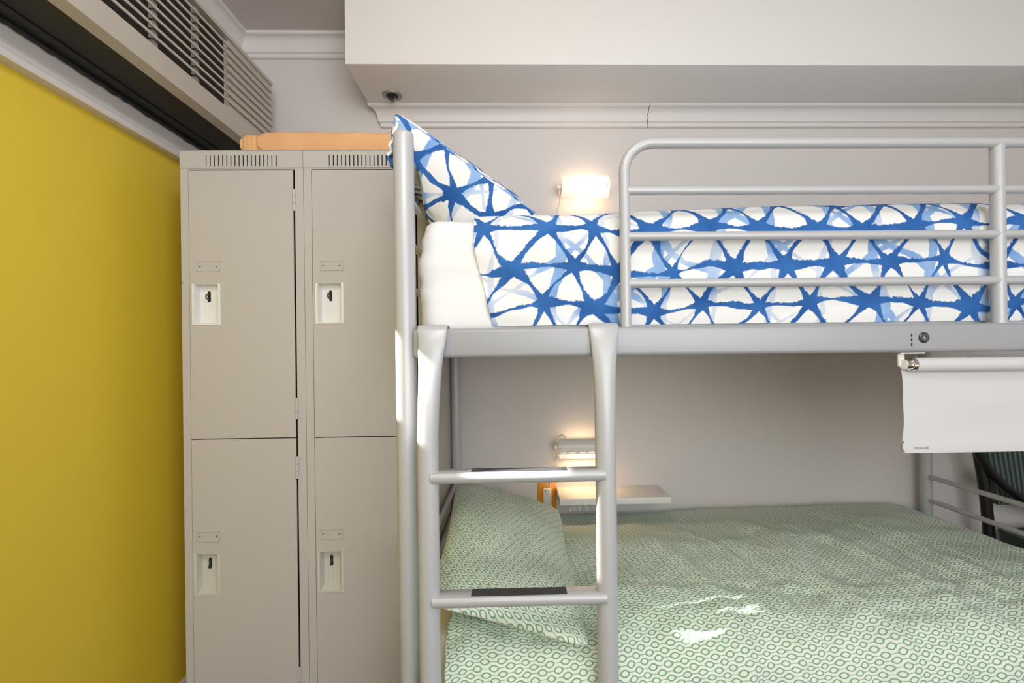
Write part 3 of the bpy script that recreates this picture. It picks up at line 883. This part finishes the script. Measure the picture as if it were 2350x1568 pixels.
# upper duvet: silhouette rises toward the foot
zfront_b = zb1 + 0.008
yf_ = my0 - 0.002
topz = mzt + 0.008
prof = [(my1 - 0.02, mzt - 0.05), (my1 - 0.03, mzt + 0.007), (YF + 0.50, mzt + 0.008), (YF + 0.13, mzt + 0.009), (YF + 0.062, topz - 0.000), (yf_ + 0.018, topz - 0.014), (yf_ - 0.001, topz - 0.060), (yf_ - 0.001, topz - 0.10), (yf_ - 0.002, (topz + zfront_b) / 2), (yf_ + 0.002, zfront_b + 0.03), (yf_ + 0.008, zfront_b)]
def amp_u(x, y, s):
    rise = 0.028 / (1 + exp(-(x - 0.25) * 7)) + 0.012 * max(0, min(1, (x - 0.4) / 0.6))
    top = max(0.0, min(1.0, (0.86 - s) / 0.16)) * min(1, s * 8)
    front = max(0.0, min(1.0, (s - 0.80) / 0.05))
    fr = max(0.0, 1 - (x + 0.02) / 0.35) if x > -0.2 else 1
    w = nz(x * 4.5 + 0.9 * (s * 3), s * 14, 3.0) * 0.007
    crease = nz(x * 9 - s * 22, s * 6 + x, 9.0) * 0.010 * fr
    dip = -0.010 * exp(-((x - 0.165 + (s - 0.9) * 0.5) / 0.05) ** 2)
    dd = (w + crease + dip * 0.7) * max(front, 0.5) * (1 if s < 0.97 else (1 - s) / 0.03)
    if s < 0.86: dd = max(dd, -0.001)
    return rise * top + dd
def x0u(s):
    xa_ = U(1088, 512, YF + 0.04)[0]; xb_ = U(1131, 745, YF + 0.02)[0]
    k = max(0, min(1, (s - 0.84) / 0.16))
    xm = U(1108, 600, YF + 0.02)[0]
    return xa_ + (xm - xa_) * min(1, k * 2) + (xb_ - xm) * max(0, k * 2 - 1)
drape('duvet', M['shibori'], 'blue and white star tie-dye duvet spread on the upper bunk', 'duvet', x0u, mx1 + 0.004, prof, amp_u, None, thick=0.008)

# ================================================================== PILLOWS
def cushion(bm, A, Bc, C, D, tu, tb, vlin=False, n=44, pinch=0.03, seed=0.0, wr=0.006, ex=2.6, uvs=(0.7, 0.5), skew=0.5, tufn=None):
    """A front-left, B front-right, C back-right, D back-left: seam corners"""
    A, Bc, C, D = map(Vector, (A, Bc, C, D))
    nrm = ((Bc - A).cross(D - A)).normalized()
    if nrm.z < 0: nrm = -nrm
    cen = (A + Bc + C + D) / 4
    uvl = bm.loops.layers.uv.verify()
    def pos(u, v, side):
        p = (A * (1 - u) + Bc * u) * (1 - v) + (D * (1 - u) + C * u) * v
        a, b_ = 2 * u - 1, 2 * v - 1
        t = max(0.0, (1 - abs(a) ** ex)) ** 0.55 * max(0.0, (1 - abs(b_) ** ex)) ** 0.55
        # edges between corners pull in
        pin = pinch * ((1 - a * a) * abs(b_) ** 6 + (1 - b_ * b_) * abs(a) ** 6)
        p = p + (cen - p).normalized() * pin if (p - cen).length > 1e-6 else p
        p = p + (cen - p) * (0.05 * (abs(a) * abs(b_)) ** 8)
        h = (tu if side > 0 else -tb) * t
        if tufn: h *= tufn(u, v, side)
        edge = max(abs(a), abs(b_))
        w = wr * (nz(u * 6, v * 6, seed + side) + 0.8 * nz(a * 14 * edge, b_ * 14 * edge, seed + 5)) * (t ** 0.5 if t > 0 else 0)
        return p + nrm * (h + w * side)
    for side in (1, -1):
        V = []
        for i in range(n + 1):
            row = []
            for j in range(n + 1):
                u, v = 0.5 - 0.5 * cos(pi * i / n), 0.5 - 0.5 * cos(pi * j / n)
                row.append(bm.verts.new(pos(u, v, side)))
            V.append(row)
        for i in range(n):
            for j in range(n):
                ids = ((i, j), (i + 1, j), (i + 1, j + 1), (i, j + 1))
                f = bm.faces.new([V[a][b_] for a, b_ in ids])
                for l, (a, b_) in zip(f.loops, ids):
                    l[uvl].uv = ((0.5 - 0.5 * cos(pi * a / n)) * uvs[0] + (0.37 if side < 0 else 0), ((b_ / n) if vlin else (0.5 - 0.5 * cos(pi * b_ / n))) * uvs[1])
    bmesh.ops.remove_doubles(bm, verts=bm.verts, dist=2e-4)

# upper pillow: leans on the head rail, its long seam facing the room
def P3(px, py, Y):
    x, z = U(px, py, Y); return (x, Y, z)
pA = P3(893, 246, YF + 0.03); pB = P3(1243, 500, YF + 0.15)
pC = (pB[0] + 0.04, YR - 0.05, pB[2] + 0.02); pD = (pA[0] + 0.02, YR - 0.12, pA[2] - 0.04)
up = thing('pillow', 'blue and white star tie-dye pillow propped on the head rail of the upper bunk', 'pillow', ((pA[0] + pB[0]) / 2, YF + 0.4, mzt))
def tf(u, v, side):
    if side > 0: return 0.55
    return 1.0 * (0.55 + 0.45 * (1 - v)) * (1.0 + 0.25 * sin(pi * u))
bm = bmesh.new(); cushion(bm, pA, pB, pC, pD, 0.05, 0.155, seed=4.0, vlin=True, pinch=0.004, tufn=tf, uvs=(0.45, 0.75), ex=4.5)
for v in bm.verts:
    k = max(0.0, min(1.0, (gz[0] - 0.004 - v.co.z) / 0.02))
    v.co.x = max(v.co.x, (XH + 0.020) * k + (pA[0] - 0.05) * (1 - k))
    v.co.z = max(v.co.z, mzt + 0.002)
obj('pillowcase', bm, M['shibori'], up, sharp=80)
# loose open hem of the pillowcase hanging outside the head rail
bm = bmesh.new()
def hem(u, v):
    y = YF + 0.032 + 0.45 * u
    z = pA[2] - 0.028 - 0.100 * v - 0.012 * (1 - u) ** 6
    x = pA[0] + 0.022 - 0.030 * sin(v * pi * 0.55) + 0.006 * nz(v * 9, u * 6, 2) + 0.004 * sin(v * 22) * v + 0.02 * v * (1 - u) * 0.4
    return (x, y - 0.01 * (1 - v), z)
grid(bm, 40, 30, hem, lambda u, v: (u * 0.45, v * 0.13 + 0.05))
o = obj('hem', bm, M['shibori'], up, sharp=80)
sd = o.modifiers.new('thickness', 'SOLIDIFY'); sd.thickness = 0.006; sd.offset = 0

# ================================================================== LOWER BED
lmz0, lmz1 = 0.2865, 0.474
lmx0 = XH + 0.030
ml = thing('mattress', 'mattress in a cream fitted sheet under the green duvet on the lower bunk', 'mattress', (0.7, 1.7, lmz0))
soft_box(lmx0, XE - 0.06, YF + 0.055, YR - 0.02, lmz0, lmz1, 0.05, 0.003, 8.0, M['cream'], 'fitted_sheet', ml)
zt2 = 0.515
prof = [(YW - 0.03, zt2 - 0.06), (YW - 0.035, zt2 + 0.004), (2.0, zt2 + 0.012), (1.7, zt2 + 0.012), (1.40, zt2 + 0.004), (1.29, zt2 - 0.014), (1.225, zt2 - 0.055), (1.198, zt2 - 0.12), (1.192, zt2 - 0.24), (1.197, zt2 - 0.34)]
def amp_l(x, y, s):
    # long folds running from the back left to the front right
    d = (x - 0.12 * (2.2 - y))
    f = 0.0
    for c_, w, h in ((0.12, .035, .009), (0.42, .030, .012), (0.62, .025, -.008), (0.80, .045, .014), (1.02, .03, .010), (1.16, .025, -.010), (1.27, .03, .013)):
        f += h * exp(-((d - c_ + 0.05 * nz(y * 3, c_ * 9)) / w) ** 2)
    f += 0.016 * nz(x * 2.6, y * 2.6, 6.0) + 0.007 * nz(x * 8, y * 8, 2.0) + 0.004 * nz(x * 20, y * 12, 7.0)
    if s > 0.6: f += 0.006 * nz(x * 16, s * 30, 1.0)
    for c_, w, h in ((0.26, .010, .006), (0.50, .009, -.006), (0.57, .012, .007), (0.73, .010, -.005), (0.90, .011, .007), (0.97, .009, -.005), (1.10, .010, .006), (1.21, .010, .008), (1.32, .010, .007)):
        f += h * exp(-((d - c_ + 0.06 * nz(y * 2.2, c_ * 9 + 3)) / w) ** 2) * max(0, min(1, 0.5 + 1.4 * nz(y * 3, c_ * 20)))
    f = f * min(1, max(0.15, (2.18 - y) / 0.3))
    bk_ = max(0, min(1, (y - 1.75) / 0.3)); hump = -0.008 - bk_ * (0.012 + 0.020 / (1 + exp((x - 0.60) * 14))) + 0.006 * exp(-((x - 1.35) / 0.35) ** 2) * exp(-((y - 2.1) / 0.4) ** 2) + 0.012 * exp(-((x - 0.3) / 0.3) ** 2)
    return f + hump
def foot_l(x, u):
    R_ = 0.12; xe = XE - 0.035
    if x > xe - R_:
        t_ = (x - (xe - R_)) / R_
        if t_ < pi / 2: return xe - R_ + R_ * sin(t_), -R_ * (1 - cos(t_))
        return xe, -R_ - (t_ - pi / 2) * R_
    if x < lmx0 + 0.10:
        t_ = (lmx0 + 0.10 - x) / 0.10
        return x, -0.035 * max(0, t_) ** 2
    return x, 0
def x0l(s): return lmx0 + 0.050 + 0.035 * max(0, min(1, (s - 0.8) / 0.1)) + 0.01 * nz(s * 30, 1)
drape('duvet', M['chain'], 'white duvet with green oval chain print covering the lower bunk', 'duvet', x0l, XE + 0.18, prof, amp_l, None, nu=300, nv=190, thick=0.012, foot=foot_l)

# lower pillow
qA = P3(1008, 1400, 1.27); qA = (lmx0 + 0.0, 1.27, qA[2] + 0.01)
qB = P3(1362, 1494, 1.175)
qC = P3(1284, 1168, 1.93); qD = P3(1030, 1106, 1.98)
qD = (XH + 0.028, 1.98, qD[2])
print('lower pillow', qA, qB, qC, qD)
lp = thing('pillow', 'white pillow with green oval chain print lying at the head of the lower bunk', 'pillow', ((qA[0] + qB[0]) / 2, 1.6, zt2))
bm = bmesh.new(); cushion(bm, qA, qB, qC, qD, 0.060, 0.035, seed=9.0, pinch=0.012, uvs=(0.42, 0.80), ex=3.0, wr=0.007)
obj('pillowcase', bm, M['chain2'], lp, sharp=80)

# ================================================================== ROLLER BLIND
YBL = YBF + 0.012
x0b = U(2084, 835, YBL)[0]; x1b = XE - 0.03
zr = U(2200, 836, YBL)[1]; rr = 0.0165
rb = thing('roller_blind', 'short white roller blind hanging below the upper bunk beam', 'roller blind', ((x0b + x1b) / 2, YBL, U(2200, 1042, YBL)[1]))
bm = TB([(x0b + 0.014, YBL, zr), (x1b, YBL, zr)], rr, 24); obj('roll', bm, M['blind'], rb, sharp=60)
bm = bmesh.new(); lathe(bm, [(0.004, -0.012), (0.006, -0.012), (0.0115, -0.006), (0.012, 0.004), (0.0155, 0.005), (0.0155, 0.0145)], (x0b, YBL, zr), 'x', 20)
for k in range(8):
    a = 2 * pi * k / 8; tube(bm, [(x0b - 0.012, YBL + 0.004 * cos(a), zr + 0.004 * sin(a)), (x0b + 0.004, YBL + 0.012 * cos(a), zr + 0.012 * sin(a))], 0.0012, 6)
obj('end_cap', bm, M['chrome'], rb, label='chrome end cap with white ribs')
xh = U(2068, 830, YBL)[0]
bm = bmesh.new()
box(bm, xh - 0.008, xh + 0.008, YBL - 0.002, YBL + 0.004, zr - 0.004, zb0 + 0.0, bev=0.0015, seg=1)
box(bm, xh - 0.008, xh + 0.05, YBL - 0.01, YBL + 0.014, zb0 - 0.0035, zb0 - 0.0005)
tube(bm, [(xh, YBL - 0.006, zr + 0.001), (xh + 0.012, YBL, zr)], [(0.011, 0.008), (0.011, 0.008)], 16)
obj('bracket', bm, M['whiteplastic'], rb)
bm = bmesh.new()
zh0 = U(2200, 1040, YBL)[1]; zh1 = U(2200, 1011, YBL)[1]
xf0 = U(2077, 900, YBL)[0]
def fab(u, v):
    z = zr - 0.004 - (zr - 0.004 - zh1) * v
    y = YBL + rr * 0.9 - 0.012 * v + 0.004 * nz(u * 4, v * 3, 2.0)
    x = xf0 + 0.003 * sin(v * pi * 1.3) * (1 - u) + (x1b - 0.01 - xf0) * u - (0.004 * max(0, v - 0.8) * 5) * (u < 0.01)
    return (x, y, z)
grid(bm, 60, 24, fab, lambda u, v: (u, v))
o = obj('fabric', bm, M['blind'], rb, sharp=80); sd = o.modifiers.new('t', 'SOLIDIFY'); sd.thickness = 0.0012; sd.offset = 0
yh = YBL + rr * 0.9 - 0.012
bm = bmesh.new()
prism(bm, [(yh - 0.004, zh0 + 0.002), (yh - 0.0045, (zh0 + zh1) / 2), (yh - 0.001, zh1 + 0.001), (yh + 0.002, zh1), (yh + 0.005, (zh0 + zh1) / 2), (yh + 0.004, zh0)], 'x', xf0 - 0.006, x1b - 0.008,
      shear=lambda p, e: (-0.003 if abs(p[1] - (zh0 + zh1) / 2) < 0.003 else 0.004) if e == 0 else 0)
hb = obj('hem_bar', bm, M['blind'], rb)
def letters(s, x, y, z, size, mat, parent, name, ext=0.0002):
    c = bpy.data.curves.new(name, 'FONT'); c.body = s; c.size = size; c.extrude = ext
    to = bpy.data.objects.new(name + '_tmp', c); COL.objects.link(to)
    dg = bpy.context.evaluated_depsgraph_get(); dg.update()
    me = bpy.data.meshes.new_from_object(to.evaluated_get(dg))
    bm = bmesh.new(); bm.from_mesh(me); bpy.data.meshes.remove(me)
    bpy.data.objects.remove(to); bpy.data.curves.remove(c)
    for v in bm.verts: v.co = Vector((x + v.co.x, y - v.co.z, z + v.co.y))
    return obj(name, bm, mat, parent)
tx, tz = U(2095, 1030, yh)
letters('UA·KAZIR', tx, yh - 0.0049, tz, 0.0078, M['text'], hb, 'printed_name')

# ================================================================== WALL LAMPS
def wall_lamp(name, label, px0, px1, py0, py1, upper):
    Yc = YW - 0.055
    x0, z1 = U(px0, py0, Yc); x1, z0 = U(px1, py1, Yc)
    t = thing(name, label, 'wall lamp', ((x0 + x1) / 2, YW, z0), 'clip-on wall lamps above the pillows')
    h = z1 - z0; zc = (z0 + z1) / 2
    bm = bmesh.new()
    box(bm, x0 + 0.01, x1 - 0.01, YW - 0.012, YW - 0.0005, zc - 0.022, zc + 0.022, bev=0.003)
    obj('wall_plate', bm, M['whiteplastic'], t)
    # curved shade, open above and below
    bm = bmesh.new(); ns = 20
    def sh(u, v):
        a = -1.15 + 2.3 * v
        R_ = h / 2 / sin(1.15)
        yb = Yc + 0.010 + R_ * cos(1.15)
        return (x0 + (x1 - x0) * u + (0.004 * (1 - abs(2 * v - 1) ** 2) if u > 0.99 else 0), yb - R_ * cos(a) - 0.012, zc + R_ * sin(a))
    grid(bm, 14, ns, sh, lambda u, v: (u, v))
    o = obj('lamp_shade', bm, M['glow'] if upper else M['whiteplastic'], t, sharp=80)
    sd = o.modifiers.new('t', 'SOLIDIFY'); sd.thickness = 0.0022; sd.offset = 0
    sc = []
    for xx in (x0 + 0.009, x1 - 0.008):
        bm = bmesh.new(); R_ = h / 2 / sin(1.15)
        lathe(bm, [(0.0003, -0.0025), (0.002, -0.002), (0.0022, 0.002), (0.0003, 0.002)], (xx, Yc + 0.010 + R_ * cos(1.15) - R_ - 0.012, zc), 'y', 10)
        obj('screw', bm, M['darkmetal'], t)
    # side cheeks
    for xx in (x0 + 0.002, x1 - 0.004):
        bm = bmesh.new(); box(bm, xx, xx + 0.002, Yc - 0.008, YW - 0.010, zc - 0.018, zc + 0.018, bev=0.0008, seg=1)
        obj('side_cheek', bm, M['whiteplastic'], t)
    zt_ = zc
    bm = TB([(x0 + 0.03, Yc + 0.012, zt_), (x1 - 0.03, Yc + 0.012, zt_)], 0.011, 16, round_end=True)
    obj('light_tube', bm, M['tube'], t)
    # knob switch and cord hook on the left
    bm = bmesh.new()
    tube(bm, [(x0 + 0.001, Yc + 0.004, zc + 0.001), (x0 - 0.016, Yc + 0.004, zc + 0.001)], 0.0095, 16)
    tube(bm, [(x0 - 0.006, Yc + 0.004, zc + 0.008), (x0 - 0.006, Yc + 0.004, zc + 0.024)], 0.003, 8)
    obj('switch', bm, M['whiteplastic'], t)
    return t, x0, x1, z0, z1, zc, Yc
tl, x0, x1, z0, z1, zc, Yc = wall_lamp('wall_lamp', 'glowing white wall lamp above the upper bunk duvet', 1287, 1395, 404, 455, True)
cx0 = U(1282, 470, Yc + 0.03)[0]
bm = TB([(x0 - 0.008, Yc + 0.01, zc - 0.01), (x0 - 0.004, Yc + 0.02, zc - 0.030), (x0 - 0.002, Yc + 0.03, z0 - 0.010), (cx0 - 0.001, Yc + 0.045, z0 - 0.03), (cx0 - 0.003, Yc + 0.045, z0 - 0.07), (cx0 + 0.004, Yc + 0.047, z0 - 0.10), (cx0 + 0.03, Yc + 0.047, z0 - 0.16)], 0.0022, 8)
obj('cord', bm, M['whiteplastic'], tl)
def lampL(name, loc, tgt, sx, sy, p, col=(1.0, 0.62, 0.30)): return area(name, loc, tgt, sx, sy, p, col)
lampL('wall_lamp_light', ((x0 + x1) / 2, Yc + 0.012, z0 + 0.030), ((x0 + x1) / 2, Yc + 0.03, z0 - 1), 0.12, 0.02, 0.16)
lampL('wall_lamp_light', ((x0 + x1) / 2, Yc + 0.012, z1 - 0.030), ((x0 + x1) / 2, Yc + 0.03, z1 + 1), 0.12, 0.02, 0.06, (1, 0.75, 0.5))
tl2, x0, x1, z0, z1, zc, Yc = wall_lamp('wall_lamp', 'white wall lamp with slotted shade above the lower bunk shelf', 1281, 1388, 1010, 1042, False)
# slots in the shade that let light through, and the open bright mouth underneath
bm = bmesh.new()
for k, (a, b_) in enumerate(((0.010, 0.032), (0.043, 0.072), (0.088, 0.112), (0.128, 0.150), (0.165, 0.185))):
    R_ = (z1 - z0) / 2 / sin(1.15); an = -0.62
    yb = Yc + 0.010 + R_ * cos(1.15) - 0.012 - R_ * cos(an); zb_ = zc + R_ * sin(an)
    box(bm, x0 + a, x0 + b_, yb - 0.0016, yb + 0.001, zb_ - 0.0018, zb_ + 0.0018)
obj('light_slot', bm, M['tube'], tl2)
bm = bmesh.new(); box(bm, x0 + 0.003, x1 - 0.003, Yc - 0.012, YW - 0.014, z0 - 0.017, z0 - 0.001, bev=0.005)
obj('diffuser', bm, M['glow'], tl2, label='glowing lower diffuser')
for xx in (x0 + 0.004, x1 - 0.014):
    bm = bmesh.new()
    pts = [(xx + 0.012 + 0.0155 * cos(a), Yc + 0.0, z1 + 0.004 + 0.0155 * sin(a)) for a in [pi * 1.25 - k * pi * 1.25 / 12 for k in range(13)]]
    pts = [(xx - 0.006, Yc + 0.0, z1 - 0.026)] + pts
    tube(bm, pts, [(0.005, 0.0035)] * len(pts), 10, sx=(0, 1, 0)); obj('hanger_hook', bm, M['whiteplastic'], tl2, sharp=60)
xo, zo = U(1255, 1133, YW - 0.01)
bm = TB([(x0 - 0.010, Yc + 0.01, zc - 0.010), (x0 - 0.002, Yc + 0.01, zc - 0.030), (x0 - 0.006, Yc + 0.02, z0 - 0.020), (x0 - 0.004, Yc + 0.028, z0 - 0.045), (x0 - 0.018, Yc + 0.035, z0 - 0.075), (xo + 0.012, YW - 0.012, zo + 0.03), (xo + 0.017, YW - 0.014, zo + 0.005), (xo + 0.019, YW - 0.014, zo - 0.04)], 0.0022, 8)
obj('cord', bm, M['whiteplastic'], tl2)
lampL('wall_lamp_light', ((x0 + x1) / 2, Yc + 0.012, z0 - 0.020), ((x0 + x1) / 2, Yc - 0.3, z0 - 1), 0.13, 0.03, 0.5)
lampL('wall_lamp_light', ((x0 + x1) / 2, Yc + 0.02, z1 - 0.004), ((x0 + x1) / 2, Yc + 0.05, z1 + 1), 0.12, 0.015, 0.05)
bm = bmesh.new()

# ================================================================== OUTLET
ox0, oz1 = U(1234, 1108, YW - 0.006); ox1, oz0 = U(1277, 1175, YW - 0.006)
ot = thing('wall_outlet', 'orange wall outlet plate with a white socket beside the lower shelf', 'outlet', ((ox0 + ox1) / 2, YW, oz0))
bm = bmesh.new(); box(bm, ox0, ox1, YW - 0.008, YW - 0.0005, oz0, oz1, bev=0.003); obj('cover_plate', bm, M['orange'], ot)
bm = bmesh.new()
ax0, az1 = U(1246, 1122, YW - 0.02); ax1, az0 = U(1266, 1172, YW - 0.02)
box(bm, ax0, ax1, YW - 0.022, YW - 0.008, az0, az1, bev=0.005, seg=3); sk = obj('socket', bm, M['whiteplastic'], ot)
mxk = (ax0 + ax1) / 2
bm = bmesh.new()
for dx in (-0.0065, 0.0065): box(bm, mxk + dx - 0.0013, mxk + dx + 0.0013, YW - 0.0228, YW - 0.021, az1 - 0.015, az1 - 0.007)
lathe(bm, [(0.0002, -0.0008), (0.0024, -0.0008), (0.0024, 0.001), (0.0002, 0.001)], (mxk, YW - 0.022, az1 - 0.023), 'y', 12)
obj('socket_hole', bm, M['black'], sk)

# ================================================================== SHELF
YS = 2.055
sx0, szt = U(1285, 1146, YS); sx1, _ = U(1540, 1141, YS); szb = U(1400, 1155.5, YS)[1]; szt = U(1400, 1143.5, YS)[1]
szb = szt - 0.026
bm = bmesh.new(); box(bm, sx0, sx1, YS, YW - 0.0005, szb, szt, bev=0.0015)
sh = obj('wall_shelf', bm, M['shelf']); tag(sh, 'small white shelf on the wall above the lower bunk', 'shelf')
bm = bmesh.new()
random.seed(11)
cable_pts = []
yc_ = YS + 0.05
for k in range(5):
    xa_ = sx0 + 0.045 + k * 0.012; xe_ = xa_ + 0.04 + 0.018 * k
    pts = [(xa_ + (xe_ - xa_) * i / 10, yc_ + 0.01 * k, szb - 0.006 - 0.020 + 0.018 * sin(pi * i / 10) - (0.012 if i in (0, 10) else 0)) for i in range(11)]
    tube(bm, pts, 0.0022, 6)
tube(bm, [(sx0 + 0.040, yc_, szb - 0.003), (sx0 + 0.20, yc_, szb - 0.003)], 0.002, 6)
cb = obj('cable_bundle', bm, M['whiteplastic']); tag(cb, 'loops of thin white cable hanging under the small shelf', 'cable', kind='stuff')

# ================================================================== ARMCHAIR beyond the foot of the bed
ch = thing('armchair', 'dark armchair with black curved frame and green corded upholstery beyond the bed foot', 'chair', (2.25, 2.0, 0))
yk = 2.10
def K(px, py, Y=yk): x, z = U(px, py, Y); return (x, Y, z)
bm = bmesh.new()
arm = [K(2225, 960), K(2234, 1000), K(2247, 1042), K(2270, 1082), K(2305, 1118), K(2350, 1150), K(2400, 1172), K(2460, 1182)]
tube(bm, arm, [(0.020, 0.018)] * len(arm), 14, sx=(0, 1, 0)); obj('arm_frame', bm, M['blackwood'], ch, sharp=60)
bm = bmesh.new()
xx = K(2262, 1100)[0]; xx2 = K(2275, 1200)[0]
tube(bm, [K(2244, 1030, yk + 0.02), K(2258, 1110, yk + 0.02), K(2268, 1200, yk + 0.02), (xx2 + 0.03, yk + 0.02, 0.0)], [(0.020, 0.022)] * 4, 12, sx=(0, 1, 0))
obj('leg', bm, M['blackwood'], ch, sharp=60)
bm = bmesh.new()
tube(bm, [(2.62, yk - 0.1, 0.0), (2.60, yk - 0.1, 0.58)], [(0.018, 0.018)] * 2, 12); obj('leg', bm, M['blackwood'], ch, sharp=60)
bm = bmesh.new()
xq0 = K(2272, 1100, yk + 0.10)[0]
def bk(u, v):
    x = xq0 - 0.05 * v + 0.55 * u + 0.05 * v; z = 0.50 + 0.62 * v
    y = yk + 0.085 + 0.01 * v - 0.03 * sin(pi * u) * sin(pi * v)
    return (x - 0.10 * v + 0.0, min(y, YW - 0.04), z)
grid(bm, 40, 30, bk, lambda u, v: (u * 0.55, v * 0.6))
o = obj('backrest', bm, M['cord'], ch, sharp=80); sd = o.modifiers.new('t', 'SOLIDIFY'); sd.thickness = 0.05; sd.offset = 0
bm = bmesh.new()
def stt(u, v):
    return (xq0 + 0.50 * u, yk - 0.40 + 0.46 * v, 0.37 + 0.03 * sin(pi * u) ** 0.5 * sin(pi * v) ** 0.5)
grid(bm, 30, 30, stt, lambda u, v: (u * 0.5, v * 0.46))
o = obj('seat', bm, M['cord'], ch, sharp=80); sd = o.modifiers.new('t', 'SOLIDIFY'); sd.thickness = 0.06; sd.offset = 0
